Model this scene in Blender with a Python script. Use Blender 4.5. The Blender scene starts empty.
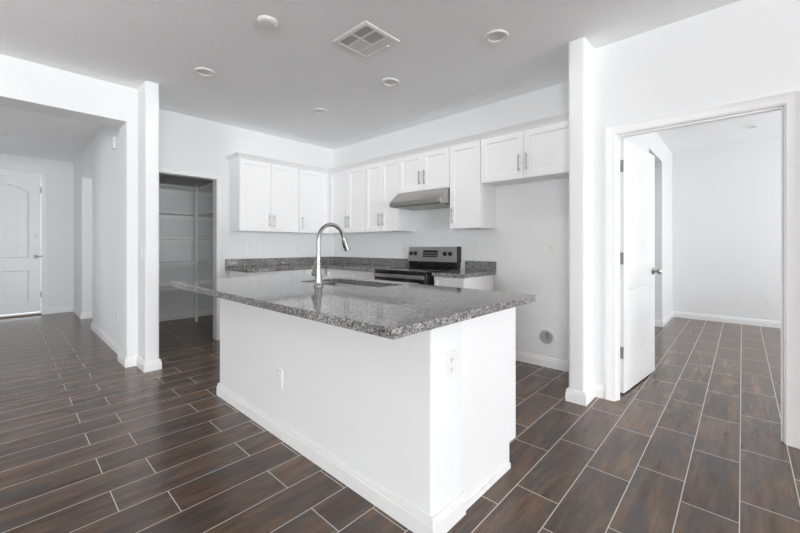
import bpy, bmesh, math, random
from mathutils import Vector, Matrix
random.seed(7)
S = bpy.context.scene
COL = S.collection
PI = math.pi

# ------------------------------------------------------------------ camera
YAW = 0.7487
cam_d = bpy.data.cameras.new('camera')
cam = bpy.data.objects.new('camera', cam_d)
COL.objects.link(cam)
cam.location = (-3.6263, -4.8381, 1.1826)
cam.rotation_euler = (PI / 2, 0, YAW - PI / 2)
cam_d.sensor_fit = 'HORIZONTAL'
cam_d.sensor_width = 36.0
cam_d.lens = 36.0 * 368.19 / 800.0
cam_d.shift_x = 0.0
cam_d.shift_y = -(266.5 - 246.18) / 800.0
cam_d.clip_start = 0.05
S.camera = cam

# ------------------------------------------------------------------ world, lights, exposure
w = bpy.data.worlds.new('sky')
S.world = w
w.use_nodes = True
bg = w.node_tree.nodes['Background']
bg.inputs['Color'].default_value = (0.86, 0.93, 1.0, 1)
bg.inputs['Strength'].default_value = 2.2


def area(name, loc, target, sx, sy, power, col=(1, 1, 1)):
    d = bpy.data.lights.new(name, 'AREA')
    d.shape = 'RECTANGLE'
    d.size, d.size_y = sx, sy
    d.energy = power
    d.color = col
    o = bpy.data.objects.new(name, d)
    COL.objects.link(o)
    o.location = loc
    v = Vector(target) - Vector(loc)
    o.rotation_euler = v.to_track_quat('-Z', 'Y').to_euler()
    return o


DAY = (0.965, 0.985, 1.0)
area('daylight_slider', (-5.6, -17.10, 1.1), (-5.6, -16.1, 2.1), 8.0, 2.0, 1200, DAY)
area('daylight_west', (-14.12, -8.9, 1.35), (-4.12, -6.0, 4.35), 2.6, 1.7, 575, DAY)
area('daylight_bedroom', (2.2, -7.62, 1.45), (3.6, 0, 2.2), 3.0, 1.6, 76, DAY)
area('daylight_hall', (-0.72, 2.5, 1.35), (-4, 2.5, 1.2), 0.8, 1.5, 10, (0.9, 0.96, 1))
area('daylight_foyer', (-4.98, 2.0, 1.4), (0, 2.0, 1.2), 1.6, 1.5, 7, (0.97, 0.985, 1))
area('ceiling_fill', (-5.0, -2.6, 1.35), (-5.0, -2.6, 3), .9, .9, 22, (.98, .99, 1))  # unseen upward light, added off to the left to brighten the ceiling

S.cycles.max_bounces = 16
S.cycles.diffuse_bounces = 12
vs = S.view_settings
S.display_settings.display_device = 'sRGB'
vs.view_transform = 'Standard'
vs.look = 'None'
vs.exposure = 0.02
vs.gamma = 1.0
vs.use_curve_mapping = False


# ------------------------------------------------------------------ materials
class NT:
    def __init__(s, name):
        s.m = bpy.data.materials.new(name)
        s.m.use_nodes = True
        s.t = s.m.node_tree
        s.b = s.t.nodes['Principled BSDF']

    def n(s, kind, **kw):
        nd = s.t.nodes.new(kind)
        for k, v in kw.items():
            setattr(nd, k, v)
        return nd

    def l(s, a, b):
        s.t.links.new(a, b)

    def math(s, op, a, b=0.0):
        nd = s.n('ShaderNodeMath', operation=op)
        for i, v in enumerate((a, b)):
            if hasattr(v, 'is_output'):
                s.l(v, nd.inputs[i])
            else:
                nd.inputs[i].default_value = v
        return nd.outputs[0]

    def ramp(s, fac, stops, interp='LINEAR'):
        nd = s.n('ShaderNodeValToRGB')
        r = nd.color_ramp
        r.interpolation = interp
        while len(r.elements) > 1:
            r.elements.remove(r.elements[-1])
        for i, (p, c) in enumerate(stops):
            e = r.elements[0] if i == 0 else r.elements.new(p)
            e.position = p
            e.color = (c, c, c, 1) if isinstance(c, (int, float)) else (*c, 1)
        s.l(fac, nd.inputs[0])
        return nd.outputs[0]

    def obj(s):
        return s.n('ShaderNodeTexCoord').outputs['Object']

    def geo(s):
        return s.n('ShaderNodeNewGeometry').outputs['Position']

    def noise(s, vec, scale, detail=3, rough=.5):
        nd = s.n('ShaderNodeTexNoise')
        s.l(vec, nd.inputs['Vector'])
        nd.inputs['Scale'].default_value = scale
        nd.inputs['Detail'].default_value = detail
        nd.inputs['Roughness'].default_value = rough
        return nd

    def mapping(s, vec, scale=(1, 1, 1), loc=(0, 0, 0)):
        nd = s.n('ShaderNodeMapping')
        s.l(vec, nd.inputs[0])
        nd.inputs['Scale'].default_value = scale
        nd.inputs['Location'].default_value = loc
        return nd.outputs[0]

    def bump(s, h, strength, dist):
        nd = s.n('ShaderNodeBump')
        nd.inputs['Strength'].default_value = strength
        nd.inputs['Distance'].default_value = dist
        s.l(h, nd.inputs['Height'])
        s.l(nd.outputs[0], s.b.inputs['Normal'])

    def set(s, **kw):
        for k, v in kw.items():
            i = s.b.inputs[k.replace('_', ' ')]
            i.default_value = (*v, 1) if isinstance(v, tuple) and len(v) == 3 else v


def simple(name, col, rough=.5, metal=0., coat=0., nscale=60., nstr=.04):
    m = NT(name)
    m.set(Roughness=rough, Metallic=metal)
    if coat:
        m.set(Coat_Weight=coat)
    nz = m.noise(m.obj(), nscale, 2)
    m.l(m.ramp(nz.outputs[0], [(0.25, tuple(c * .985 for c in col)), (.75, tuple(min(1, c * 1.015) for c in col))]), m.b.inputs['Base Color'])
    if nstr:
        m.bump(nz.outputs[0], nstr, .001)
    return m.m


def paint(name, col, scale, strength, dist, rough=.75):
    m = NT(name)
    m.set(Roughness=rough)
    p = m.geo()
    nz = m.noise(p, scale, 3, .55)
    h = m.ramp(nz.outputs[0], [(.42, 0.), (.62, 1.)])
    big = m.noise(p, 1.3, 2)
    m.l(m.ramp(big.outputs[0], [(.3, tuple(c * .985 for c in col)), (.7, col)]), m.b.inputs['Base Color'])
    m.bump(h, strength, dist)
    return m.m


M = {}
M['wall'] = paint('wall_paint', (.845, .85, .855), 95, .22, .0015)
M['ceil'] = paint('ceiling_paint', (.945, .95, .955), 42, .30, .0025, .85)
M['trim'] = simple('trim_paint', (.88, .88, .88), .38, nscale=4, nstr=0)
M['cab'] = simple('cabinet_paint', (.88, .88, .885), .34, nscale=3, nstr=0)
M['plastic'] = simple('white_plastic', (.83, .83, .82), .3, nstr=0)
M['shelf'] = simple('shelf_paint', (.90, .90, .89), .5)
M['black_glass'] = simple('black_glass', (.012, .012, .013), .06, nstr=0)
M['black'] = simple('black_enamel', (.018, .018, .019), .25, nstr=0)
M['dark'] = simple('dark_void', (.03, .03, .03), .8, nstr=0)
M['lens'] = simple('frosted_lens', (.82, .82, .80), .45, nstr=0)
M['threshold'] = simple('bronze_threshold', (.16, .11, .08), .45, .3)
M['concrete'] = simple('porch_concrete', (.62, .60, .57), .85, nscale=25)
M['nickel'] = simple('satin_nickel', (.34, .335, .325), .30, 1., nstr=0)
M['pull'] = simple('pull_nickel', (.36, .36, .36), .35, 1., nstr=0)
M['hinge'] = simple('hinge_nickel', (.40, .40, .39), .42, 1., nstr=0)


def brushed(name, col, rough, vec_scale):
    m = NT(name)
    m.set(Metallic=1., Roughness=rough)
    nz = m.noise(m.mapping(m.obj(), vec_scale), 4, 4)
    m.l(m.ramp(nz.outputs[0], [(.3, tuple(c * .88 for c in col)), (.7, col)]), m.b.inputs['Base Color'])
    m.bump(nz.outputs[0], .06, .0006)
    return m.m


M['steel'] = brushed('brushed_steel', (.42, .415, .405), .30, (140, 2, 140))
M['sink'] = brushed('sink_steel', (.34, .34, .34), .28, (3, 60, 60))


def granite():
    m = NT('speckled_granite')
    p = m.geo()
    v1 = m.n('ShaderNodeTexVoronoi')
    v1.inputs['Scale'].default_value = 170
    nz = m.noise(p, 60, 2)
    mixv = m.n('ShaderNodeMixRGB')
    mixv.inputs[0].default_value = .012
    m.l(p, mixv.inputs[1])
    m.l(nz.outputs['Color'], mixv.inputs[2])
    m.l(mixv.outputs[0], v1.inputs['Vector'])
    sep = m.n('ShaderNodeSeparateColor')
    m.l(v1.outputs['Color'], sep.inputs[0])
    c1 = m.ramp(sep.outputs[0], [(0, (.022, .022, .024)), (.2, (.085, .083, .082)), (.42, (.19, .187, .184)), (.66, (.32, .315, .31)), (.86, (.52, .51, .50))], 'CONSTANT')
    v2 = m.n('ShaderNodeTexVoronoi')
    v2.inputs['Scale'].default_value = 90
    m.l(mixv.outputs[0], v2.inputs['Vector'])
    sep2 = m.n('ShaderNodeSeparateColor')
    m.l(v2.outputs['Color'], sep2.inputs[0])
    c2 = m.ramp(sep2.outputs[0], [(0, (.06, .06, .062)), (.25, (.25, .246, .242)), (.7, (.38, .375, .37))], 'CONSTANT')
    mx = m.n('ShaderNodeMixRGB')
    mx.inputs[0].default_value = .33
    m.l(c1, mx.inputs[1])
    m.l(c2, mx.inputs[2])
    m.l(mx.outputs[0], m.b.inputs['Base Color'])
    m.set(Roughness=.07, IOR=1.62)
    return m.m


M['granite'] = granite()


def tile_floor():
    m = NT('wood_look_tile')
    p = m.geo()
    PX, PY = .596, .2025
    q = m.mapping(p, (1, 1, 1), (1.299 + PX * 100, 4.83 + PY * 200, 0))
    br = m.n('ShaderNodeTexBrick', offset=.3188, offset_frequency=2, squash=1.0, squash_frequency=2)
    m.l(q, br.inputs['Vector'])
    br.inputs['Scale'].default_value = 1.0
    br.inputs['Brick Width'].default_value = PX
    br.inputs['Row Height'].default_value = PY
    br.inputs['Mortar Size'].default_value = .0024
    br.inputs['Mortar Smooth'].default_value = .15
    br.inputs['Bias'].default_value = 0
    br.inputs['Color1'].default_value = (0, 0, 0, 1)
    br.inputs['Color2'].default_value = (1, 1, 1, 1)
    br.inputs['Mortar'].default_value = (.5, .5, .5, 1)
    rnd = m.n('ShaderNodeSeparateColor')
    m.l(br.outputs['Color'], rnd.inputs[0])
    r = rnd.outputs[0]
    off = m.n('ShaderNodeCombineXYZ')
    m.l(m.math('MULTIPLY', r, 37.0), off.inputs[0])
    m.l(m.math('MULTIPLY', r, 91.0), off.inputs[1])
    m.l(m.math('MULTIPLY', r, 13.0), off.inputs[2])
    add = m.n('ShaderNodeVectorMath', operation='ADD')
    m.l(p, add.inputs[0])
    m.l(off.outputs[0], add.inputs[1])
    pv = add.outputs[0]
    # long wood streaks along X, cloudy grey patches, fine grain
    streak = m.noise(m.mapping(pv, (2.2, 17, 1)), 1.0, 8, .66)
    cloud = m.noise(m.mapping(pv, (3.4, 12, 1)), 1.0, 6, .62)
    fine = m.noise(m.mapping(pv, (7, 70, 1)), 1.0, 4, .6)
    base = m.ramp(streak.outputs[0], [(.30, (.055, .031, .021)), (.43, (.118, .071, .047)), (.57, (.178, .112, .075)), (.72, (.245, .163, .112))])
    grey = m.n('ShaderNodeMixRGB')
    m.l(m.ramp(cloud.outputs[0], [(.43, 0.), (.62, .85)]), grey.inputs[0])
    m.l(base, grey.inputs[1])
    grey.inputs[2].default_value = (.080, .073, .070, 1)
    f = m.n('ShaderNodeMixRGB', blend_type='MULTIPLY')
    f.inputs[0].default_value = .6
    m.l(grey.outputs[0], f.inputs[1])
    m.l(m.ramp(fine.outputs[0], [(.3, .72), (.7, 1.12)]), f.inputs[2])
    tint = m.n('ShaderNodeMixRGB', blend_type='MULTIPLY')
    tint.inputs[0].default_value = 1.0
    m.l(f.outputs[0], tint.inputs[1])
    m.l(m.ramp(r, [(0, .86), (1, 1.16)]), tint.inputs[2])
    fin = m.n('ShaderNodeMixRGB')
    m.l(br.outputs['Fac'], fin.inputs[0])
    m.l(tint.outputs[0], fin.inputs[1])
    fin.inputs[2].default_value = (.60, .56, .52, 1)
    m.l(fin.outputs[0], m.b.inputs['Base Color'])
    rr = m.n('ShaderNodeMixRGB')
    m.l(br.outputs['Fac'], rr.inputs[0])
    m.l(m.ramp(fine.outputs[0], [(.2, .21), (.8, .26)]), rr.inputs[1])
    rr.inputs[2].default_value = (.8, .8, .8, 1)
    m.l(rr.outputs[0], m.b.inputs['Roughness'])
    m.bump(m.math('SUBTRACT', m.math('MULTIPLY', fine.outputs[0], .03), br.outputs['Fac']), .15, .0010)
    m.set(IOR=1.5)
    return m.m


M['floor'] = tile_floor()


# ------------------------------------------------------------------ mesh helpers
def XY(x, y, z):
    return (x, y, z)


def onX(x0, sgn=-1):
    """(u,v,d) -> wall plane X=x0 : u=Y, v=Z, d sticks out along sgn*X"""
    return lambda u, v, d: (x0 + sgn * d, u, v)


def onY(y0, sgn=-1):
    return lambda u, v, d: (u, y0 + sgn * d, v)


class MB:
    def __init__(s, off=(0, 0, 0)):
        s.bm = bmesh.new()
        s.off = Vector(off)

    def v(s, p):
        return s.bm.verts.new(Vector(p) - s.off)

    def face(s, vs, smooth=False):
        try:
            f = s.bm.faces.new(vs)
            f.smooth = smooth
        except ValueError:
            pass

    def box(s, x0, x1, y0, y1, z0, z1, f=XY, bevel=0.):
        vs = [s.v(f(x, y, z)) for x in (x0, x1) for y in (y0, y1) for z in (z0, z1)]
        q = [(0, 1, 3, 2), (4, 6, 7, 5), (0, 4, 5, 1), (2, 3, 7, 6), (0, 2, 6, 4), (1, 5, 7, 3)]
        fs = []
        for a in q:
            fs.append(s.bm.faces.new([vs[i] for i in a]))
        if bevel:
            ed = {e for fc in fs for e in fc.edges}
            bmesh.ops.bevel(s.bm, geom=list(ed), offset=bevel, segments=2, affect='EDGES', profile=.6)
        return s

    def prism(s, poly, z0, z1, f=XY, round_=None, r=.018, seg=5):
        """poly: list of (x,y); round_: set of corner indices to round"""
        pts = []
        n = len(poly)
        for i, p in enumerate(poly):
            if round_ and i in round_:
                p = Vector(p)
                a = (Vector(poly[i - 1]) - p).normalized()
                b = (Vector(poly[(i + 1) % n]) - p).normalized()
                c = p + (a + b) * r
                a0 = p + a * r - c
                b0 = p + b * r - c
                for k in range(seg + 1):
                    t = k / seg * PI / 2
                    pts.append(tuple(c + a0 * math.cos(t) + b0 * math.sin(t)))
            else:
                pts.append(tuple(p))
        lo = [s.v(f(x, y, z0)) for x, y in pts]
        hi = [s.v(f(x, y, z1)) for x, y in pts]
        s.face(lo[::-1])
        s.face(hi)
        m = len(pts)
        for i in range(m):
            s.face([lo[i], lo[(i + 1) % m], hi[(i + 1) % m], hi[i]], True)
        return s

    def sweep(s, path, prof, f=XY, closed=False, cap=True):
        """path 2D, prof [(off,dep)] off = to the right of the path"""
        n = len(path)
        P = [Vector(p) for p in path]
        rings = []
        for i in range(n):
            d0 = (P[i] - P[i - 1]).normalized() if (i > 0 or closed) else None
            d1 = (P[(i + 1) % n] - P[i]).normalized() if (i < n - 1 or closed) else None
            if d0 is None:
                d0 = d1
            if d1 is None:
                d1 = d0
            r0 = Vector((d0.y, -d0.x))
            r1 = Vector((d1.y, -d1.x))
            m = (r0 + r1)
            m = m / max(.2, (1 + r0.dot(r1)))
            rings.append([s.v(f(P[i].x + m.x * o, P[i].y + m.y * o, z)) for o, z in prof])
        k = len(prof)
        for i in range(n if closed else n - 1):
            a, b = rings[i], rings[(i + 1) % n]
            for j in range(k):
                s.face([a[j], a[(j + 1) % k], b[(j + 1) % k], b[j]])
        if cap and not closed:
            s.face(rings[0])
            s.face(rings[-1][::-1])
        return s

    def tube(s, pts, rad, seg=14, cap=True):
        P = [Vector(p) for p in pts]
        R = rad if isinstance(rad, (list, tuple)) else [rad] * len(P)
        rings = []
        up = None
        for i, p in enumerate(P):
            t = (P[min(i + 1, len(P) - 1)] - P[max(i - 1, 0)]).normalized()
            if up is None:
                up = t.orthogonal().normalized()
            up = (up - t * up.dot(t)).normalized()
            sd = t.cross(up)
            rings.append([s.v(p + (up * math.cos(2 * PI * k / seg) + sd * math.sin(2 * PI * k / seg)) * R[i]) for k in range(seg)])
        for a, b in zip(rings, rings[1:]):
            for k in range(seg):
                s.face([a[k], a[(k + 1) % seg], b[(k + 1) % seg], b[k]], True)
        if cap:
            s.face(rings[0][::-1])
            s.face(rings[-1])
        return s

    def lathe(s, prof, f=XY, seg=32, cap=True):
        """prof [(r,z)] about local origin axis; f maps (x,y,z)"""
        rings = [[s.v(f(r * math.cos(2 * PI * k / seg), r * math.sin(2 * PI * k / seg), z)) for k in range(seg)] for r, z in prof]
        for a, b in zip(rings, rings[1:]):
            for k in range(seg):
                s.face([a[k], a[(k + 1) % seg], b[(k + 1) % seg], b[k]], True)
        if cap:
            s.face(rings[0][::-1])
            s.face(rings[-1])
        return s

    def panelled(s, u0, u1, v0, v1, d0, d1, panels, depth, slope, f):
        """slab d0..d1 with recessed rectangular panels on the d1 face"""
        us = sorted({u0, u1, *[a for p in panels for a in p[:2]]})
        vs_ = sorted({v0, v1, *[a for p in panels for a in p[2:]]})
        V = {}

        def g(u, v, d):
            k = (round(u, 5), round(v, 5), round(d, 5))
            if k not in V:
                V[k] = s.v(f(u, v, d))
            return V[k]
        for i in range(len(us) - 1):
            for j in range(len(vs_) - 1):
                a, b, c, e = us[i], us[i + 1], vs_[j], vs_[j + 1]
                mu, mv = (a + b) / 2, (c + e) / 2
                pin = any(p[0] < mu < p[1] and p[2] < mv < p[3] for p in panels)
                if not pin:
                    s.face([g(a, c, d1), g(b, c, d1), g(b, e, d1), g(a, e, d1)])
                s.face([g(a, c, d0), g(a, e, d0), g(b, e, d0), g(b, c, d0)])
        for a, b, c, e in panels:
            uu = [x for x in us if a - 1e-6 <= x <= b + 1e-6]
            vv = [x for x in vs_ if c - 1e-6 <= x <= e + 1e-6]
            out = [(x, c) for x in uu[:-1]] + [(b, y) for y in vv[:-1]] + [(x, e) for x in uu[::-1][:-1]] + [(a, y) for y in vv[::-1][:-1]]
            cl = lambda x, lo, hi: min(max(x, lo), hi)
            o = [g(x, y, d1) for x, y in out]
            q = [g(cl(x, a + slope, b - slope), cl(y, c + slope, e - slope), d1 - depth) for x, y in out]
            m = len(o)
            for k in range(m):
                s.face(list(dict.fromkeys([o[k], o[(k + 1) % m], q[(k + 1) % m], q[k]])))
            s.face(list(dict.fromkeys(q)))
        for j in range(len(vs_) - 1):
            for u in (u0, u1):
                s.face([g(u, vs_[j], d0), g(u, vs_[j + 1], d0), g(u, vs_[j + 1], d1), g(u, vs_[j], d1)])
        for i in range(len(us) - 1):
            for v in (v0, v1):
                s.face([g(us[i], v, d0), g(us[i + 1], v, d0), g(us[i + 1], v, d1), g(us[i], v, d1)])
        return s

    def build(s, name, mat, parent=None, bevel=0.):
        bmesh.ops.recalc_face_normals(s.bm, faces=s.bm.faces[:])
        me = bpy.data.meshes.new(name)
        s.bm.to_mesh(me)
        s.bm.free()
        me.materials.append(mat)
        me.set_sharp_from_angle(angle=math.radians(35))
        o = bpy.data.objects.new(name, me)
        COL.objects.link(o)
        if parent is not None:
            o.parent = parent
        else:
            o.location = s.off
        if bevel:
            b = o.modifiers.new('bevel', 'BEVEL')
            b.width = bevel
            b.segments = 2
            b.limit_method = 'ANGLE'
        return o


def thing(name, label, cat, loc=(0, 0, 0), rz=0., group=None):
    o = bpy.data.objects.new(name, None)
    COL.objects.link(o)
    o.empty_display_size = .1
    o.location = loc
    o.rotation_euler = (0, 0, rz)
    return tag(o, label, cat, group)


def tag(o, label, cat, group=None):
    o['label'] = label
    o['category'] = cat
    if group:
        o['group'] = group
    return o


def struct(o):
    o['kind'] = 'structure'
    return o


def sroot(name, loc=(0, 0, 0), rz=0.):
    o = bpy.data.objects.new(name, None)
    COL.objects.link(o)
    o.location = loc
    o.rotation_euler = (0, 0, rz)
    o['kind'] = 'structure'
    return o


def dup(root, loc, rz, label, group=None):
    r = root.copy()
    COL.objects.link(r)
    r.location = loc
    r.rotation_euler = (0, 0, rz)
    r['label'] = label
    if group:
        r['group'] = group
    for ch in list(root.children):
        c = ch.copy()
        COL.objects.link(c)
        c.parent = r
        for g in list(ch.children):
            d = g.copy()
            COL.objects.link(d)
            d.parent = c
    return r


# ------------------------------------------------------------------ structure
H, HF = 2.74, 2.70
ROUND = .018
struct(MB().box(-14.12, 4.2, -17.12, 4.2, -.12, 0).build('floor', M['floor']))
struct(MB().box(-14.12, 4.2, -17.12, 4.2, H, H + .12).build('ceiling', M['ceil']))
m = MB().box(-4.9, -2.765, -.12, 4.05, HF, H - .002)
m.box(-2.765, -.8, 1.97, 3.02, HF, H - .002)
struct(m.build('ceiling_foyer', M['ceil']))
struct(MB().box(-5.6, -2.2, 4.2, 7.5, -.16, -.03).build('porch', M['concrete']))

# left side: opening wall, projecting stub, foyer wall and pantry side wall in one plastered run
m = MB()
run = [(-2.72, -.435), (-2.72, -.73), (-2.605, -.73), (-2.605, 1.87), (-.8, 1.87), (-.8, 1.97), (-2.765, 1.97), (-2.765, -.12)]
m.prism([(-2.81, -.435)] + run + [(-2.81, -.12)], 0, 2.40, round_={0, 2, 3, 7}, r=ROUND)
m.prism([(-4.75, -.435)] + run + [(-4.75, -.12)], 2.40, H, round_={2, 3, 7}, r=ROUND)
m.prism([(-14.12, -.435), (-4.75, -.435), (-4.75, -.12), (-14.12, -.12)], 0, H)
struct(m.build('wall_left', M['wall']))
# pantry front wall / kitchen back wall
m = MB()
m.box(-1.79, .115, 0, .12, 0, H)
m.box(-2.605, -1.79, 0, .12, 2.035, H)
struct(m.build('wall_back', M['wall']))
m = MB().box(-1.14, -1.02, .12, 1.87, 0, H)
struct(m.build('wall_pantry', M['wall']))
# range wall with the stub at its end, running on as the bedroom's side wall
struct(MB().box(0, .115, -3.862, 0, 0, H).build('wall_right', M['wall']))
m = MB()
m.prism([(-.685, -3.862), (-.685, -3.98), (1.9, -3.98), (1.9, -3.862)], 0, H, round_={0, 1}, r=ROUND)
struct(m.build('wall_wing', M['wall']))
m = MB()
m.box(1.9, 2.93, -3.98, -3.865, 2.42, H)
m.prism([(2.93, -3.98), (4.0, -3.98), (4.0, -2.4), (2.93, -2.4)], 0, H)
m.box(1.7, 2.93, -2.5, -2.4, 0, H)
m.box(1.7, 1.8, -3.865, -2.5, 0, H)
struct(m.build('wall_bedroom_side', M['wall']))
struct(MB().box(4.0, 4.12, -7.62, -2.4, 0, H).build('wall_bedroom_back', M['wall']))
m = MB()                                        # bedroom window wall
m.box(-.334, 4.12, -7.62, -7.5, 0, .6)
m.box(-.334, 4.12, -7.62, -7.5, 2.3, H)
m.box(-.334, .3, -7.62, -7.5, .6, 2.3)
m.box(3.7, 4.12, -7.62, -7.5, .6, 2.3)
struct(m.build('wall_bedroom_front', M['wall']))
m = MB()                                        # wall with the bedroom doorway
m.box(-.449, -.334, -4.11, -3.98, 0, H)
m.box(-.449, -.334, -5.05, -4.11, 2.055, H)
m.box(-.449, -.334, -17.0, -5.05, 0, H)
struct(m.build('wall_doorway', M['wall']))
m = MB()                                        # great room: slider wall and west window wall, behind the camera
m.box(-14.12, -9.6, -17.12, -17.0, 0, H)
m.box(-1.6, -.334, -17.12, -17.0, 0, H)
m.box(-9.6, -1.6, -17.12, -17.0, 2.42, H)
struct(m.build('wall_front', M['wall']))
m = MB()
m.box(-14.12, -14.0, -17.0, -10.2, 0, H)
m.box(-14.12, -14.0, -7.6, -.435, 0, H)
m.box(-14.12, -14.0, -10.2, -7.6, 0, .6)
m.box(-14.12, -14.0, -10.2, -7.6, 2.32, H)
struct(m.build('wall_west', M['wall']))
m = MB()                                        # foyer front wall around the entry door
m.box(-4.9, -4.13, 4.05, 4.2, 0, H)
m.box(-3.175, -2.765, 4.05, 4.2, 0, H)
m.box(-4.13, -3.175, 4.05, 4.2, 2.40, H)
struct(m.build('wall_foyer_front', M['wall']))
m = MB()
m.box(-5.0, -4.9, -.12, 1.15, 0, H)
m.box(-5.0, -4.9, 2.85, 4.2, 0, H)
m.box(-5.0, -4.9, 1.15, 2.85, 0, .6)
m.box(-5.0, -4.9, 1.15, 2.85, 2.2, H)
struct(m.build('wall_foyer_left', M['wall']))
m = MB()
m.prism([(-2.765, 3.02), (-.8, 3.02), (-.8, 3.14), (-2.645, 3.14), (-2.645, 4.2), (-2.765, 4.2)], 0, H, round_={0}, r=ROUND)
m.box(-2.765, -2.645, 1.97, 3.02, 2.30, H)
struct(m.build('wall_foyer_right', M['wall']))
m = MB()
m.box(-.8, -.68, 1.87, 3.14, 0, .5)
m.box(-.8, -.68, 1.87, 3.14, 2.2, H)
m.box(-.8, -.68, 1.87, 2.05, .5, 2.2)
m.box(-.8, -.68, 2.95, 3.14, .5, 2.2)
struct(m.build('wall_hall_end', M['wall']))


def window(name, f, u0, u1, v0, v1, nm):
    m = MB()
    t = .05
    m.box(u0, u1, v0, v0 + t, 0, .06, f)
    m.box(u0, u1, v1 - t, v1, 0, .06, f)
    for k in range(nm + 1):
        u = u0 + (u1 - u0 - t) * k / nm
        m.box(u, u + t, v0 + t, v1 - t, 0, .06, f)
    struct(m.build(name, M['trim']))


window('window_1', onY(-17.03, -1), -9.6, -1.6, 0.0, 2.42, 3)
window('window_2', onX(-14.03, -1), -10.2, -7.6, .6, 2.32, 3)
window('window_3', onY(-7.53, -1), .3, 3.7, .6, 2.3, 2)
window('window_5', onX(-4.93, -1), 1.15, 2.85, .6, 2.2, 2)
window('window_4', onX(-.75, 1), 2.05, 2.95, .5, 2.2, 1)

# ------------------------------------------------------------------ baseboards
BB = [(0, 0), (.015, 0), (.015, .066), (.011, .070), (.011, .084), (.006, .096), (0, .097)]


def baseboard(name, *paths):
    m = MB()
    for p in paths:
        m.sweep(p, BB)
    struct(m.build(name, M['trim']))


baseboard('baseboard_left', [(-.8, 1.97), (-2.765, 1.97), (-2.765, -.12), (-2.81, -.12), (-2.81, -.435), (-2.72, -.435), (-2.72, -.73), (-2.605, -.73), (-2.605, 0)])
baseboard('baseboard_foyer', [(-3.10, 4.05), (-2.765, 4.05), (-2.765, 3.02), (-.8, 3.02)])
baseboard('baseboard_pantry', [(-2.605, .12), (-2.605, 1.87), (-1.14, 1.87), (-1.14, .12)])
baseboard('baseboard_right', [(0, -2.893), (0, -3.862), (-.685, -3.862), (-.685, -3.98), (-.449, -3.98), (-.449, -4.053)])
baseboard('baseboard_bedroom', [(-.334, -3.98), (1.9, -3.98)], [(2.93, -2.5), (2.93, -3.98), (4.0, -3.98), (4.0, -7.5)])
baseboard('baseboard_doorway', [(-.449, -5.108), (-.449, -17.0)])

# casings: path goes round the opening so that the right-hand side is outward
CAS = [(0, 0), (0, .010), (.004, .0115), (.050, .0155), (.054, .0185), (.068, .0185), (.074, .013), (.074, 0)]
m = MB()
m.sweep([(-5.03, 0), (-5.03, 2.036), (-4.13, 2.036), (-4.13, 0)], [(-o, d) for o, d in CAS], onX(-.449))
struct(m.build('trim_1', M['trim']))
m = MB()                                        # jamb lining and stop of the bedroom doorway
m.box(-.449, -.334, -4.136, -4.11, 0, 2.03)
m.box(-.449, -.334, -5.05, -5.024, 0, 2.03)
m.box(-.449, -.334, -5.05, -4.11, 2.03, 2.055)
m.box(-.42, -.385, -4.148, -4.136, 0, 2.03)
m.box(-.42, -.385, -5.024, -5.012, 0, 2.03)
m.box(-.42, -.385, -5.012, -4.148, 2.018, 2.03)
struct(m.build('trim_2', M['trim']))
m = MB()                                        # pantry doorway lining and thin casing
m.box(-1.805, -1.79, -.002, .122, 0, 2.022)
m.box(-2.605, -1.79, -.002, .122, 2.022, 2.035)
m.sweep([(-2.600, 2.028), (-1.798, 2.028), (-1.798, 0)], [(0, 0), (0, .008), (-.008, .010), (-.030, .012), (-.036, .006), (-.036, 0)], onY(0))
struct(m.build('trim_3', M['trim']))
m = MB()                                        # entry door casing and jamb
m.sweep([(-4.12, 0), (-4.12, 2.385), (-3.185, 2.385), (-3.185, 0)], [(-o, d) for o, d in CAS][::1], onY(4.05))
m.box(-4.13, -4.12, 4.05, 4.2, 0, 2.39)
m.box(-3.185, -3.175, 4.05, 4.2, 0, 2.39)
m.box(-4.13, -3.175, 4.05, 4.2, 2.385, 2.40)
struct(m.build('trim_4', M['trim']))

# ------------------------------------------------------------------ entry door (door_1)
DX0, DX1, DZ0, DZ1 = -4.116, -3.19, .055, 2.378
d1 = sroot('door_1', (DX0, 4.07, 0))
f = onY(4.07)
m = MB(d1.location)
m.box(DX0, DX1, DZ0, DZ1, -.045, -.028, f)
uL, uR = DX0 + .135, DX1 - .135
cx_ = (uL + uR) / 2
zs, za = 2.10, 2.23
m.box(DX0, uL, DZ0, DZ1, -.0285, 0, f)
m.box(uR, DX1, DZ0, DZ1, -.0285, 0, f)
m.box(uL, uR, DZ0, .22, -.0285, 0, f)
m.box(uL, uR, .775, .985, -.0285, 0, f)
N = 16
for k in range(N):
    ua, ub = uL + (uR - uL) * k / N, uL + (uR - uL) * (k + 1) / N
    arch = lambda u: zs + (za - zs) * (1 - ((u - cx_) / ((uR - uL) / 2)) ** 2)
    m.prism([(ua, arch(ua)), (ub, arch(ub)), (ub, DZ1), (ua, DZ1)], -.0285, 0, f)
bead = [(0, -.0285), (0, .003), (-.008, .006), (-.022, -.012), (-.022, -.0285)]
pth = [(uL, .985), (uL, zs)] + [(uL + (uR - uL) * k / N, arch(uL + (uR - uL) * k / N)) for k in range(1, N)] + [(uR, zs), (uR, .985)]
m.sweep(pth[::-1], bead, f, closed=True)
m.sweep([(uL, .22), (uL, .775), (uR, .775), (uR, .22)][::-1], bead, f, closed=True)
for k in range(5):
    a = uL + .02 + (uR - uL - .04) * k / 5
    b = uL + .02 + (uR - uL - .04) * (k + 1) / 5
    m.box(a + .010, b - .010, 1.0, min(arch(a + .01), arch(b - .01)) - .005, -.0285, -.006, f)
    m.box(a + .010, b - .010, .235, .76, -.0285, -.006, f)
m.build('door_slab', M['trim'], d1)
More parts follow.
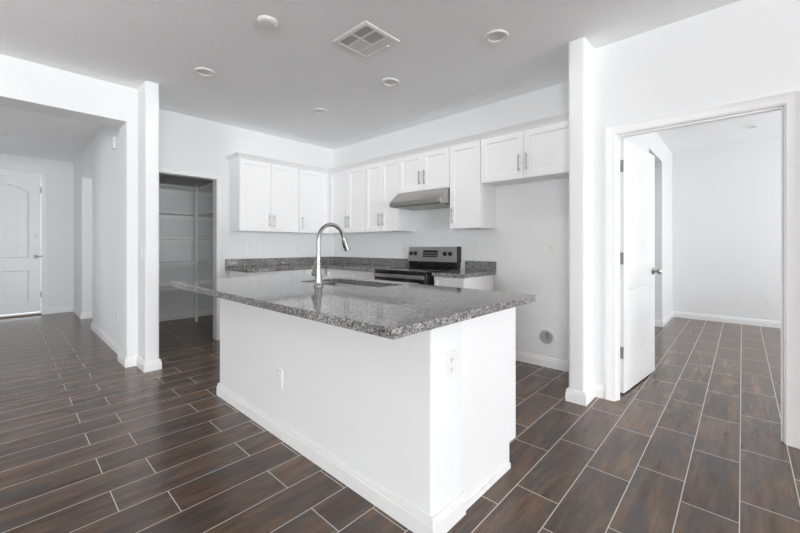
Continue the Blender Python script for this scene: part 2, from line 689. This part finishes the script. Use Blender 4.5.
for z in (.35, 1.02 - .02, 2.15):
    if abs(z - 1.0) < .05:
        m = MB(d1.location)
        m.lathe([(.03, .0), (.03, .012), (.012, .016), (.012, .05)], lambda x, y, zz: (-3.25 + x, 4.07 - zz, 1.005 + y), 16)
        m.tube([(-3.25, 4.03, 1.005), (-3.25, 4.02, 1.005), (-3.17, 4.02, 1.012)], .009, 8)
        m.build('door_lever', M['hinge'], d1)
        m = MB(d1.location)
        m.lathe([(.028, .0), (.028, .012), (.018, .02)], lambda x, y, zz: (-3.25 + x, 4.07 - zz, 1.36 + y), 16)
        m.build('deadbolt', M['trim'], d1)
    else:
        m = MB(d1.location)
        m.tube([(-3.188, 4.045, z - .05), (-3.188, 4.045, z + .05)], .009, 8)
        m.build('hinge', M['hinge'], d1)
m = MB(d1.location).box(-4.12, -3.185, 4.03, 4.2, 0, .022)
m.build('threshold', M['threshold'], d1)

# ------------------------------------------------------------------ bedroom door (door_2), standing open
d2 = sroot('door_2', (-.27, -4.15, 0), -math.radians(5.8))
W_, T_ = .83, .035
f = lambda u, v, d: (u, .035 - d, v)            # d1 face looks toward local -Y
m = MB()
pl, pr = .115, W_ - .115
m.panelled(0, W_, .012, 2.035, 0, T_, [(pl, pr, .25, .845), (pl, pr, 1.06, 1.92)], .009, .022, f)
for a, b in ((.25, .845), (1.06, 1.92)):
    m.panelled(pl + .03, pr - .03, a + .03, b - .03, T_ - .0095, T_ - .006, [], 0, 0, f)
m.build('door_slab', M['trim'], d2)
for z in (.332, 1.085, 1.823):
    m = MB()
    m.box(-.0025, .0, .003, .032, z - .047, z + .047)
    m.tube([(-.006, .040, z - .05), (-.006, .040, z + .05)], .007, 8)
    m.build('hinge', M['hinge'], d2)
for sg, nm in ((-1, 'door_knob'), (1, 'door_knob')):
    y0 = 0 if sg < 0 else .035
    m = MB()
    m.lathe([(.033, 0), (.033, .004), (.026, .010), (.012, .014), (.011, .032), (.021, .040), (.0275, .052), (.026, .062), (.014, .069), (.001, .070)],
            lambda x, y, z: (W_ - .062 + x, y0 + sg * z, .95 + y), 20)
    m.build(nm, M['nickel'], d2)
m = MB().box(W_, W_ + .002, .006, .029, .92, .98)
m.build('latch_plate', M['nickel'], d2)

# ------------------------------------------------------------------ ceiling fittings
GL = 'recessed ceiling lights of the kitchen'
rl = thing('recessed_light', 'round white recessed ceiling light nearest the wing wall at right', 'ceiling light', (-1.14, -3.50, H), 0, GL)
m = MB()
m.lathe([(.088, 0), (.088, -.004), (.082, -.010), (.066, -.012), (.058, -.008), (.058, -.001)], seg=40, cap=False)
m.build('trim_ring', M['plastic'], rl)
m = MB()
m.lathe([(.001, -.0035), (.045, -.0035), (.058, -.002)], seg=32, cap=False)
m.build('lens', M['lens'], rl)
dup(rl, (-1.13, -2.39, H), 0, 'round white recessed ceiling light beyond the square air vent', GL)
dup(rl, (-1.146, -1.276, H), 0, 'small far recessed ceiling light closest to the back kitchen corner', GL)
dup(rl, (-2.40, -1.32, H), 0, 'round white recessed ceiling light nearest the pantry and the left wall', GL)
dup(rl, (-3.642, 2.463, HF), 0, 'recessed ceiling light in the grey foyer ceiling at left edge', 'recessed lights of the side rooms')
dup(rl, (2.984, -4.913, H), 0, 'recessed ceiling light seen through the doorway in the bedroom', 'recessed lights of the side rooms')
for x, y in ((-1.14, -3.50), (-1.13, -2.39), (-1.146, -1.276), (-2.40, -1.32)):  # fill lights added just below the ceiling cans to lift the kitchen
    d = bpy.data.lights.new('can_fill', 'AREA')
    d.shape = 'DISK'
    d.size = .10
    d.energy = 2.6
    d.color = (1, .98, .95)
    o = bpy.data.objects.new('can_fill', d)
    COL.objects.link(o)
    o.location = (x, y, H - .012)
sd = thing('smoke_detector', 'domed white smoke detector on the ceiling left of the air vent', 'smoke detector', (-2.38, -2.43, H))
MB().lathe([(.070, 0), (.070, -.005), (.066, -.006)], seg=36).build('base', M['plastic'], sd)
MB().lathe([(.067, -.005), (.066, -.012), (.058, -.018), (.035, -.022), (.001, -.023)], seg=36, cap=False).build('cover', M['plastic'], sd)

av = thing('air_vent', 'square white four-way ceiling air vent with slatted sections', 'air vent', (-1.752, -2.748, H))
m = MB()
hx, hy = .174, .188
m.sweep([(-hx, -hy), (-hx, hy), (hx, hy), (hx, -hy)], [(0, 0), (0, -.004), (.012, -.010), (.03, -.010), (.034, -.004), (.034, 0)], closed=True)
for a, b, c, d in ((-.062, -.054, -hy + .03, hy - .03), (.052, .060, -hy + .03, hy - .03), (-hx + .03, .056, -.004, .004)):
    m.box(a, b, c, d, -.010, -.002)
m.build('frame', M['plastic'], av)
MB().box(-hx + .03, hx - .03, -hy + .03, hy - .03, -.0015, 0).build('duct_opening', simple('duct_grey', (.10, .10, .10), .8, nstr=0), av)


def louvres(x0, x1, y0, y1, along, n, frac):
    m = MB()
    for k in range(n):
        t = (k + .5) / n
        if along == 'y':                       # blades run along y
            h = (x1 - x0) / n * frac / 2
            x = x0 + (x1 - x0) * t
            m.box(x - h, x + h, y0, y1, -.0085, -.0075)
        else:
            h = (y1 - y0) / n * frac / 2
            y = y0 + (y1 - y0) * t
            m.box(x0, x1, y - h, y + h, -.0085, -.0075)
    return m


louvres(-hx + .03, -.062, -hy + .03, -.004, 'y', 6, .42).build('louvre_section', M['plastic'], av)
louvres(-hx + .03, -.062, .004, hy - .03, 'y', 6, .42).build('louvre_section', M['plastic'], av)
louvres(-.054, .052, -hy + .03, -.004, 'x', 8, .45).build('louvre_section', M['plastic'], av)
louvres(-.054, .052, .004, hy - .03, 'x', 8, .80).build('louvre_section', M['plastic'], av)
louvres(.060, hx - .03, -hy + .03, hy - .03, 'y', 6, .80).build('louvre_section', M['plastic'], av)
MB().box(hx - .034, hx - .018, -.09, -.082, -.018, -.008).build('lever', M['plastic'], av)

# ------------------------------------------------------------------ wall plates
PW, PH = .071, .117


def plate(m, w=PW, h=PH):
    m.panelled(-w / 2, w / 2, -h / 2, h / 2, 0, .005, [], 0, 0, onY(0))
    m.panelled(-w / 2 + .003, w / 2 - .003, -h / 2 + .003, h / 2 - .003, .0045, .0068, [], 0, 0, onY(0))
    return m


def make_outlet(label, loc, rz, group):
    t = thing('electrical_outlet', label, 'electrical outlet', loc, rz, group)
    plate(MB()).build('cover_plate', M['plastic'], t)
    for s in (-1, 1):
        m = MB()
        z0 = s * .0195
        m.prism([(-.017, z0 - .009), (-.011, z0 - .0145), (.011, z0 - .0145), (.017, z0 - .009), (.017, z0 + .009), (.011, z0 + .0145), (-.011, z0 + .0145), (-.017, z0 + .009)], .005, .008, onY(0))
        r = m.build('receptacle', M['plastic'], t)
        m = MB()
        for sx in (-.0065, .0065):
            m.box(sx - .0012, sx + .0012, z0 - .001, z0 + .007, .0078, .0083, onY(0))
        m.box(-.002, .002, z0 - .009, z0 - .005, .0078, .0083, onY(0))
        m.build('slots', M['dark'], r)
    return t


def make_switch(name, label, loc, rz, cat, group=None, n=1, buttons=False):
    t = thing(name, label, cat, loc, rz, group)
    w_ = PW + .046 * (n - 1)
    plate(MB(), w_).build('cover_plate', M['plastic'], t)
    for k in range(n):
        c = (k - (n - 1) / 2) * .046
        if buttons:
            m = MB().panelled(c - .0165, c + .0165, -.0335, .0335, .005, .0085, [], 0, 0, onY(0))
            r = m.build('receptacle', M['plastic'], t)
            for s in (-1, 1):
                m = MB()
                for sx in (-.0065, .0065):
                    m.box(c + sx - .0012, c + sx + .0012, s * .020 - .002, s * .020 + .006, .0083, .009, onY(0))
                m.box(c - .0022, c + .0022, s * .020 - .0095, s * .020 - .005, .0083, .009, onY(0))
                m.build('slots', M['dark'], r)
            for s in (-1, 1):
                MB().box(c - .009, c + .009, s * .0045 - .003, s * .0045 + .003, .0083, .010, onY(0)).build('test_button', M['plastic'], t)
        else:
            m = MB()
            fs = lambda u, v, d: (u, -(d + (v * .05 if d > .006 else 0)), v)
            m.box(c - .0165, c + .0165, -.0335, .0335, .004, .0085, fs)
            m.build('rocker', M['plastic'], t)
    return t


XN = -PI / 2                                     # rotation for a plate looking toward -X
GO = 'white wall outlets and plates'
o1 = make_outlet('white wall outlet above back counter, nearest the pantry', (-1.39, 0, 1.16), 0, GO)
dup(o1, (-.665, 0, 1.165), 0, 'white wall outlet above back counter, right of the double plates, near faucet', GO)
dup(o1, (0, -1.56, 1.165), XN, 'white wall outlet beside the left end of the range control panel', GO)
dup(o1, (0, -2.635, 1.165), XN, 'white wall outlet right of the range above the short backsplash', GO)
dup(o1, (-2.765, .225, .40), XN, 'white outlet low on foyer wall just beyond the wide opening', GO)
dup(o1, (-2.765, 3.27, .36), XN, 'white outlet low on foyer wall near the front door corner', GO)
dup(o1, (4.0, -5.10, .372), XN, 'right one of two white plates low on the bedroom wall', GO)
o2 = make_switch('wall_switch', 'white rocker switch plate on backsplash wall, second from the pantry', (-1.208, 0, 1.16), 0, 'light switch', 'white rocker switches')
dup(o2, (-2.72, -.60, 1.12), XN, 'white rocker switch on the left stub wall beside the foyer opening', 'white rocker switches')
make_switch('wall_switch', 'white switch plate on right wing wall beside the bedroom doorway', (-.585, -3.98, 1.10), 0, 'light switch', 'white rocker switches')
make_switch('island_outlet', 'white single-gang plate low on the long grey-lit island front', (-2.460, -2.737, .365), XN, 'electrical outlet', None)
make_switch('island_outlet', 'white outlet with test buttons on the bright narrow island end', (-2.336, -3.930, .682), 0, 'electrical outlet', None, 1, True)
t = thing('blank_wall_plate', 'left one of two white plates low on the bedroom wall', 'wall plate', (4.0, -4.79, .372), XN, GO)
plate(MB()).build('cover_plate', M['plastic'], t)
t = thing('single_outlet', 'white single-socket outlet in the refrigerator alcove wall', 'electrical outlet', (0, -3.478, 1.165), XN, GO)
plate(MB(), .078, .12).build('cover_plate', M['plastic'], t)
r = MB().lathe([(.018, .005), (.018, .0085)], lambda x, y, z: (x, -z, y), 20).build('receptacle', M['lens'], t)
m = MB()
for sx in (-.006, .006):
    m.box(sx - .0014, sx + .0014, -.002, .007, .0083, .009, onY(0))
m.build('slots', M['dark'], r)
t = thing('door_chime', 'small white chime box high on the foyer side wall', 'door chime', (-2.765, .36, 2.345), XN)
MB().box(-.045, .045, -.065, .065, 0, .028, onY(0), .006).build('housing', M['plastic'], t)
MB().box(-.03, .03, -.045, .045, .027, .030, onY(0)).build('grille', M['lens'], t)

# round recessed water box in the fridge alcove
t = thing('water_supply_box', 'round recessed white valve box low in the refrigerator alcove wall', 'valve box', (0, -3.43, .287), XN)
fl = lambda x, y, z: (x, -z, y)
MB().lathe([(.064, .006), (.088, .010), (.094, .006), (.094, 0), (.064, 0), (.064, .006)], fl, 36, cap=False).build('trim_ring', M['plastic'], t)
MB().lathe([(.001, .0025), (.058, .0025), (.0645, .008)], fl, 32, cap=False).build('recess_cup', simple('box_grey', (.42, .42, .42), .6), t)
m = MB()
m.tube([(.012, -.012, -.012), (.012, -.012, .03)], .009, 10)
m.tube([(.012, -.022, .03), (.012, -.006, .03)], .014, 10)
m.build('shutoff_valve', M['hinge'], t)
MB().box(.0, .026, .024, .036, .036, .05).build('valve_handle', M['black'], t)

# ------------------------------------------------------------------ pantry shelving
GS = 'pantry shelves'
SX0, SX1, SY0, SY1, SD = -2.605, -1.14, .14, 1.87, .40
PXY = (-1.545, 1.47)


def shelf_mesh(z):
    t = .028
    base = (-1.9, 1.87, z)
    m = MB(base)
    m.prism([(SX0, PXY[1]), (PXY[0], PXY[1]), (PXY[0], SY0), (SX1, SY0), (SX1, SY1), (SX0, SY1)], z - t, z)
    return base, m


for i, (z, lab) in enumerate(((2.115, 'topmost white L-shaped pantry shelf under the dark pantry ceiling'),
                              (1.705, 'second white L-shaped pantry shelf from the top'),
                              (1.318, 'third white L-shaped pantry shelf from the top, the middle one'),
                              (.935, 'fourth white L-shaped pantry shelf from the top'),
                              (.55, 'lowest white L-shaped pantry shelf, at island counter height in view'))):
    base, m = shelf_mesh(z)
    t = thing('pantry_shelf', lab, 'shelf', base, 0, GS)
    m.build('shelf_board', M['shelf'], t)
    m = MB(base)
    m.box(SX0, SX1, SY1 - .018, SY1, z - .085, z - .028)
    m.box(SX1 - .018, SX1, SY0, SY1 - .018, z - .085, z - .028)
    m.box(SX0, SX0 + .018, PXY[1], SY1 - .018, z - .085, z - .028)
    m.build('cleat', M['shelf'], t)
tag(MB((PXY[0], PXY[1], 0)).box(PXY[0] - .037, PXY[0] - .002, PXY[1] - .037, PXY[1] - .002, 0, 2.15).build('shelf_post', M['shelf']),
    'white square post holding the pantry shelves at their inner corner', 'post')

# ------------------------------------------------------------------ cabinets
UD, DT = .302, .020                              # carcass depth, door thickness (front at .322)
ZB, ZT = 1.372, 2.268
RAIL = .058


def shaker(mb, u0, u1, v0, v1, f, d0, rail=RAIL):
    mb.panelled(u0, u1, v0, v1, d0, d0 + DT, [(u0 + rail, u1 - rail, v0 + rail, v1 - rail)], .009, .004, f)
    return mb


def bar_pull(f, u, v, d, parent, off, L=.16, vert=True, name='bar_pull'):
    m = MB(off)
    g = (lambda a, b: f(u, v + a, d + b)) if vert else (lambda a, b: f(u + a, v, d + b))
    m.tube([g(-L / 2, .03), (g(L / 2, .03))], .006, 8)
    for s in (-1, 1):
        m.tube([g(s * L * .37, -.001), g(s * L * .37, .03)], .0045, 8)
    m.build(name, M['pull'], parent)


def wall_cabinet(label, f, base, u0, u1, z0, z1, doors, handles, name='wall_cabinet', filler=None):
    """u0<u1 ; doors = list of (a,b); handles list of (u, vcenter, door index)"""
    t = thing(name, label, 'cabinet', base, 0, 'white wall cabinets')
    m = MB(base)
    th = .018
    m.box(u0, u0 + th, z0, z1, 0, UD, f)
    m.box(u1 - th, u1, z0, z1, 0, UD, f)
    m.box(u0 + th, u1 - th, z0 + .012, z0 + .03, 0, UD, f)
    m.box(u0 + th, u1 - th, z1 - .02, z1, 0, UD, f)
    m.box(u0 + th, u1 - th, z0 + .03, z1 - .02, 0, .006, f)
    m.box(u0 + th, u1 - th, z0, z0 + .035, UD - .018, UD, f)
    m.box(u0 + th, u1 - th, z1 - .05, z1, UD - .018, UD, f)
    m.build('carcass', M['cab'], t)
    if filler:
        MB(base).box(filler[0], filler[1], z0, z1, UD - .018, UD + .012, f).build('filler_strip', M['cab'], t)
    for k, (a, b) in enumerate(doors):
        dm = MB(base)
        shaker(dm, a + .0018, b - .0018, z0 + .002, z1 - .003, f, UD + .0005)
        dr = dm.build('door', M['cab'], t)
        for (hu, hv, hk) in handles:
            if hk == k:
                bar_pull(f, hu, hv, UD + DT, dr, base)
    return t


fB = onY(0)                                      # kitchen back wall: u=X
fR = onX(0)                                      # range wall: u=Y
g_ = .004
wall_cabinet('white two-door wall cabinet on back wall nearest the pantry', fB, (-1.24, 0, ZB), -1.655, -.832, ZB, ZT,
             [(-1.652, -1.243), (-1.243, -.834)], [(-1.272, 1.51, 0), (-1.205, 1.51, 1)])
wall_cabinet('white one-door wall cabinet on back wall next to the corner', fB, (-.58, 0, ZB), -.830, -.324, ZB, ZT,
             [(-.828, -.345)], [(-.785, 1.51, 0)], filler=(-.344, -.315))
wall_cabinet('white two-door wall cabinet on range wall tucked in the corner', fR, (0, -.56, ZB), -1.133, -.002, ZB, ZT,
             [(-1.131, -.762), (-.762, -.345)], [(-.728, 1.525, 1), (-.795, 1.525, 0)], filler=(-.344, -.3155))
wall_cabinet('white two-door wall cabinet directly left of the range hood', fR, (0, -1.44, ZB), -1.743, -1.135, ZB, ZT,
             [(-1.741, -1.440), (-1.440, -1.137)], [(-1.408, 1.525, 1), (-1.474, 1.525, 0)])
wall_cabinet('short white two-door wall cabinet above the range hood', fR, (0, -2.12, 1.827), -2.503, -1.745, 1.827, ZT,
             [(-2.501, -2.124), (-2.124, -1.747)], [(-2.088, 1.978, 1), (-2.160, 1.978, 0)])
wall_cabinet('tall narrow one-door wall cabinet right of the range hood', fR, (0, -2.7, ZB), -2.886, -2.505, ZB, ZT,
             [(-2.884, -2.507)], [(-2.548, 1.51, 0)])
wall_cabinet('wide short two-door wall cabinet above the refrigerator alcove', fR, (0, -3.36, 1.82), -3.860, -2.888, 1.82, ZT,
             [(-3.80, -3.342), (-3.342, -2.890)], [(-3.302, 1.968, 1), (-3.375, 1.968, 0)], filler=(-3.858, -3.802))
# crown moulding on top of the run
CR = [(-.018, 0), (.0, 0), (.004, .006), (.004, .012), (.012, .018), (.026, .040), (.040, .050), (.044, .050), (.044, .056), (-.018, .056)]
m = MB((-.322, -.322, ZT))
m.sweep([(-1.657, -.004), (-1.657, -.322), (-.322, -.322), (-.322, -3.858)], [(o, ZT + d) for o, d in CR])
tag(m.build('crown_moulding', M['cab']), 'white stepped crown moulding running along the tops of the wall cabinets', 'moulding')

# base cabinets under the back counters
BD = .60
ZK, ZC = .105, .874


def base_cabinet(label, f, base, u0, u1, fronts, ends=True):
    t = thing('base_cabinet', label, 'cabinet', base, 0, 'white base cabinets along the walls')
    m = MB(base)
    m.box(u0, u1, ZK, ZC, .024, BD - DT, f)
    m.box(u0, u1, 0, ZK, .024, BD - .08, f)
    m.build('carcass', M['cab'], t)
    for a, b in fronts:
        dm = MB(base)
        shaker(dm, a + .002, b - .002, .715, .868, f, BD - DT, .038)
        dr = dm.build('drawer', M['cab'], t)
        dm = MB(base)
        shaker(dm, a + .002, b - .002, ZK + .003, .711, f, BD - DT)
        dr = dm.build('door', M['cab'], t)
        bar_pull(f, b - .035, .60, BD, dr, base)
    return t


base_cabinet('white base cabinet on the back wall nearest the pantry', fB, (-1.25, 0, 0), -1.657, -.926, [(-1.657, -1.292), (-1.292, -.926)])
base_cabinet('white corner base cabinet behind the faucet', fB, (-.46, 0, 0), -.924, -.002, [(-.924, -.625)])
base_cabinet('white base cabinet directly left of the range', fR, (0, -1.16, 0), -1.679, -.626, [(-1.679, -1.17), (-1.17, -.66)])
base_cabinet('narrow white base cabinet directly right of the range', fR, (0, -2.69, 0), -2.875, -2.506, [(-2.875, -2.506)])

# back countertops with short backsplashes
CT0, CT1 = .876, .914
t = thing('kitchen_countertop', 'grey speckled L-shaped granite counter along the back corner', 'countertop', (-.6, -.3, CT0))
m = MB(t.location)
m.prism([(-1.705, -.003), (-1.705, -.64), (-.64, -.64), (-.64, -1.681), (-.003, -1.681), (-.003, -.003)], CT0, CT1)
m.build('counter_slab', M['granite'], t, .003)
m = MB(t.location)
m.prism([(-1.705, -.003), (-1.705, -.022), (-.022, -.022), (-.022, -1.681), (-.003, -1.681), (-.003, -.003)], CT1, 1.016)
m.build('backsplash', M['granite'], t, .002)
t = thing('kitchen_countertop', 'short grey granite counter right of the range', 'countertop', (-.3, -2.7, CT0))
MB(t.location).box(-.64, -.003, -2.893, -2.506, CT0, CT1).build('counter_slab', M['granite'], t, .003)
MB(t.location).box(-.022, -.003, -2.893, -2.506, CT1, 1.016).build('backsplash', M['granite'], t, .002)

# ------------------------------------------------------------------ range and hood
RY0, RY1 = -2.445, -1.685
t = thing('electric_range', 'stainless electric range with black glass cooktop against right wall', 'range', (-.34, -2.12, 0))
B = t.location
MB(B).box(-.645, -.004, RY0, RY1, .02, .895).build('body', M['black'], t)
MB(B).box(-.672, -.06, RY0, RY1, .895, .918, XY, .003).build('cooktop', M['black_glass'], t)
for bx, by, br_ in ((-.50, -1.87, .095), (-.50, -2.25, .11), (-.22, -1.87, .075), (-.22, -2.25, .09)):
    m = MB(B).lathe([(br_ - .003, .9184), (br_, .9184)], lambda x, y, z, bx=bx, by=by: (bx + x, by + y, z), 32, cap=False)
    m.build('burner_ring', M['hinge'], t)
m = MB(B)
m.prism([(-.072, .9185), (-.076, .99), (-.05, 1.0), (-.004, 1.0), (-.004, .9185)], RY0 + .01, RY1 - .01, lambda x, z, y: (x, y, z))
m.build('backguard_base', M['black_glass'], t)
m = MB(B)
m.prism([(-.088, .995), (-.060, 1.172), (-.05, 1.176), (-.004, 1.176), (-.004, .995)], RY0 + .006, RY1 - .002, lambda x, z, y: (x, y, z))
bgd = m.build('control_panel', M['steel'], t)
MB(B).box(-.084, -.004, RY0, RY0 + .006, .99, 1.178).build('end_cap', M['black'], t)


def on_guard(u, v, d):                            # u=Y, v = height on the sloping face, d out
    k = (1.172 - .995)
    tx = -.088 + (v - .995) / k * .028
    return (tx - d * .978, u, v + d * .21)


dsp = MB(B).box(-2.155, -1.925, 1.050, 1.130, 0, .002, on_guard).build('display', M['black_glass'], t)
m = MB(B)
for r_ in range(2):
    for k in range(9):
        u = -2.146 + k * .0245
        m.box(u, u + .013, 1.064 + r_ * .03, 1.076 + r_ * .03, .0018, .0024, on_guard)
m.build('keys', M['hinge'], dsp)
for u in (-1.735, -1.81, -2.265, -2.34):
    m = MB(B)
    m.lathe([(.026, 0), (.026, .006), (.020, .010), (.018, .028), (.001, .030)], lambda x, y, z, u=u: on_guard(u + x, 1.09 + y, z), 20, cap=False)
    kb = m.build('knob', M['black'], t)
    MB(B).box(u - .003, u + .003, 1.075, 1.108, .028, .034, on_guard).build('knob_grip', M['black'], kb)
od = MB(B).box(-.675, -.646, RY0 + .004, RY1 - .004, .215, .885, XY, .003).build('oven_door', M['black_glass'], t)
m = MB(B)
m.box(-.690, -.675, RY0 + .004, RY1 - .004, .832, .872, XY, .003)
m.build('door_band', M['steel'], od)
m = MB(B)
m.tube([(-.725, RY0 + .05, .79), (-.725, RY1 - .05, .79)], .012, 10)
for y in (RY0 + .08, RY1 - .08):
    m.tube([(-.674, y, .79), (-.725, y, .79)], .008, 8)
m.build('oven_handle', M['steel'], od)
MB(B).box(-.672, -.646, RY0 + .004, RY1 - .004, .06, .205, XY, .003).build('storage_drawer', M['steel'], t)
MB(B).box(-.650, -.640, RY0 - .001, RY0 + .007, .06, .893).build('corner_strip', M['steel'], t)

t = thing('range_hood', 'sloping stainless steel range hood under the short wall cabinet', 'range hood', (0, -2.12, 1.64))
B = t.location
HX = -.485
m = MB(B)
m.prism([(-.005, 1.824), (-.325, 1.824), (-.345, 1.818), (HX, 1.700), (HX, 1.648), (-.005, 1.648)], -2.5, -1.747, lambda x, z, y: (x, y, z))
m.build('canopy', M['steel'], t, .003)
MB(B).box(HX + .03, -.05, -2.47, -1.777, 1.640, 1.6485).build('filter', M['hinge'], t)
m = MB(B)
for k in range(3):
    m.box(HX - .002, HX + .002, -2.15 + k * .03, -2.135 + k * .03, 1.666, 1.678)
m.build('push_buttons', M['hinge'], t)

# ------------------------------------------------------------------ island
IY0, IY1 = -3.930, -1.792
isl = thing('kitchen_island', 'long white kitchen island with textured half wall and cabinet', 'island', (-2.1, -2.87, 0))
B = isl.location
m = MB(B)
m.prism([(-2.460, IY0), (-2.252, IY0), (-2.252, IY1), (-2.460, IY1)], 0, CT0, round_={0, 3}, r=.016)
m.build('half_wall', M['wall'], isl)
m = MB(B)
m.sweep([(-2.250, IY1), (-2.460, IY1), (-2.460, IY0), (-2.237, IY0)], BB)
m.build('baseboard', M['trim'], isl)
m = MB(B)
m.box(-2.250, -1.731, IY0 + .020, IY1 - .02, ZK + .02, ZK + .04)
m.box(-2.250, -1.790, IY0 + .020, IY1 - .02, 0, ZK + .02)
for ya, yb in ((IY0 + .02, IY0 + .04), (-3.30, -3.28), (-2.20, -2.18), (IY1 - .04, IY1 - .02)):
    m.box(-2.250, -1.731, ya, yb, ZK + .04, CT0 - .001)
m.box(-1.75, -1.7315, IY0 + .02, IY1 - .02, CT0 - .05, CT0 - .001)
m.build('cabinet_body', M['cab'], isl)
m = MB(B)
m.prism([(-2.2495, 0), (-1.786, 0), (-1.786, .133), (-1.7335, .133), (-1.711, .133), (-1.711, CT0), (-2.2495, CT0)], IY0 + .004, IY0 + .019, lambda x, z, y: (x, y, z))
m.build('end_panel', M['cab'], isl)
m = MB(B)
m.prism([(-2.235, 0), (-1.7861, 0), (-1.7861, .028), (-2.235, .028)], IY0 - .004, IY0 + .004, lambda x, z, y: (x, y, z))
m.build('shoe_trim', M['trim'], isl)
m = MB(B)
m.sweep([(-2.460, IY0 + .10), (-2.460, IY0), (-2.262, IY0)], [(0, .846), (.003, .846), (.007, .856), (.007, .875), (0, .875)])
m.build('cap_trim', M['trim'], isl)
for k in range(4):
    a = IY0 + .03 + k * (IY1 - IY0 - .06) / 4
    b = IY0 + .03 + (k + 1) * (IY1 - IY0 - .06) / 4
    dm = MB(B)
    shaker(dm, a + .002, b - .002, .135, .868, onX(-1.731, 1), 0)
    dr = dm.build('door', M['cab'], isl)
    bar_pull(onX(-1.731, 1), b - .04 if k % 2 == 0 else a + .04, .74, DT, dr, B)

# island countertop with the sink cut-out
t = thing('island_countertop', 'large glossy grey speckled granite countertop on the white island', 'countertop', (-2.19, -2.82, CT0))
B = t.location
X0, X1, Y0, Y1 = -2.761, -1.618, -4.003, -1.640
CX0, CX1, CY0, CY1 = -2.094, -1.712, -3.10, -2.36
m = MB(B)
o_ = [(X0, Y0), (X1, Y0), (X1, Y1), (X0, Y1)]
rr = .03
inn = []
for (cx, cy, a0) in ((CX0, CY0, PI), (CX1, CY0, 1.5 * PI), (CX1, CY1, 0), (CX0, CY1, .5 * PI)):
    ax = cx + rr if cx == CX0 else cx - rr
    ay = cy + rr if cy == CY0 else cy - rr
    inn.append([(ax + rr * math.cos(a0 + k / 4 * PI / 2), ay + rr * math.sin(a0 + k / 4 * PI / 2)) for k in range(5)])
top_o = [m.v((x, y, CT1)) for x, y in o_]
bot_o = [m.v((x, y, CT0)) for x, y in o_]
top_i = [[m.v((x, y, CT1)) for x, y in c] for c in inn]
mid = ((CX0 + CX1) / 2, (CY0 + CY1) / 2)
ex = lambda x, y: (x + math.copysign(.03, x - mid[0]), y + math.copysign(.03, y - mid[1]))
bot_i = [[m.v((*ex(x, y), CT0)) for x, y in c] for c in inn]
stp_i = [[m.v((*ex(x, y), CT1 - .014)) for x, y in c] for c in inn]
lip_i = [[m.v((x, y, CT1 - .014)) for x, y in c] for c in inn]
for tt, oo in ((top_i, top_o), (bot_i, bot_o)):
    for c in range(4):
        for k in range(4):
            m.face([oo[c], tt[c][k + 1], tt[c][k]])
        n2 = (c + 1) % 4
        m.face([oo[c], oo[n2], tt[n2][0], tt[c][4]])
for c in range(4):
    m.face([top_o[c], top_o[(c + 1) % 4], bot_o[(c + 1) % 4], bot_o[c]])
ti = [v for c in top_i for v in c]
loops = [ti] + [[v for c in q_ for v in c] for q_ in (lip_i, stp_i, bot_i)]
for la, lb in zip(loops, loops[1:]):
    for k in range(len(ti)):
        m.face([la[k], la[(k + 1) % len(ti)], lb[(k + 1) % len(ti)], lb[k]], True)
m.build('counter_slab', M['granite'], t, .004)

t = thing('kitchen_sink', 'stainless undermount sink set in the island countertop', 'sink', (-1.905, -2.73, .66))
B = t.location
m = MB(B)
a0, a1, b0, b1 = CX0 - .008, CX1 + .008, CY0 - .008, CY1 + .008
q = lambda i, z, s: [m.v((x, y, z)) for x, y in ((a0 + i, b0 + i), (a1 - i, b0 + i), (a1 - i, b1 - i), (a0 + i, b1 - i))]
r0, r1, r2 = q(-.005, CT1 - .0165, 0), q(0, CT1 - .0165, 0), q(.02, .66, 0)
for ra, rb in ((r0, r1), (r1, r2)):
    for k in range(4):
        m.face([ra[k], ra[(k + 1) % 4], rb[(k + 1) % 4], rb[k]])
m.face(r2)
m.build('basin', M['sink'], t)
MB(B).lathe([(.001, .664), (.045, .664), (.055, .6605)], lambda x, y, z: (-1.87 + x, -2.73 + y, z), 24, cap=False).build('drain', M['nickel'], t)

# faucet
FX, FY = -2.190, -2.757
t = thing('kitchen_faucet', 'tall brushed nickel gooseneck faucet standing on the island countertop', 'faucet', (FX, FY, CT1))
m = MB()
m.lathe([(.031, 0), (.031, .006), (.0285, .010), (.026, .03), (.020, .085), (.0165, .13), (.0145, .165), (.0140, .225)], seg=28)
m.build('body', M['nickel'], t)
R_ = .106
zc = .431 - R_ - .013
pts = [(0, 0, .22), (0, 0, .28), (0, 0, zc)]
for k in range(1, 15):
    a = PI - k / 14 * math.radians(165)
    pts.append((R_ + R_ * math.cos(a), 0, zc + R_ * math.sin(a)))
m = MB().tube(pts, .0130, 20)
m.build('spout', M['nickel'], t)
e = Vector(pts[-1])
dr_ = (Vector(pts[-1]) - Vector(pts[-2])).normalized()
L_ = [0, .006, .008, .03, .07, .104, .107]
Rr = [.0135, .0135, .0150, .0160, .0195, .0215, .0190]
m = MB().tube([e + dr_ * l for l in L_], Rr, 20)
sh = m.build('spray_head', M['nickel'], t)
nrm = Vector((-dr_.z * -1, 0, dr_.x * -1)).normalized()
side = Vector((-abs(dr_.z), 0, dr_.x * (-1 if dr_.z < 0 else 1))).normalized()
c0, c1 = e + dr_ * .028, e + dr_ * .088
m = MB().tube([c0 + side * .013, (c0 + c1) / 2 + side * .016, c1 + side * .017], [.0065, .009, .0075], 10)
m.build('spray_button', M['black'], sh)
m = MB().tube([(0, .010, .085), (0, .055, .085)], [.019, .0195], 18)
hb = m.build('handle_body', M['nickel'], t)
m = MB().tube([(0, .045, .085), (.004, .060, .105), (.012, .066, .135), (.020, .068, .168)], [.010, .0085, .007, .0065], 10)
m.build('lever', M['nickel'], hb)
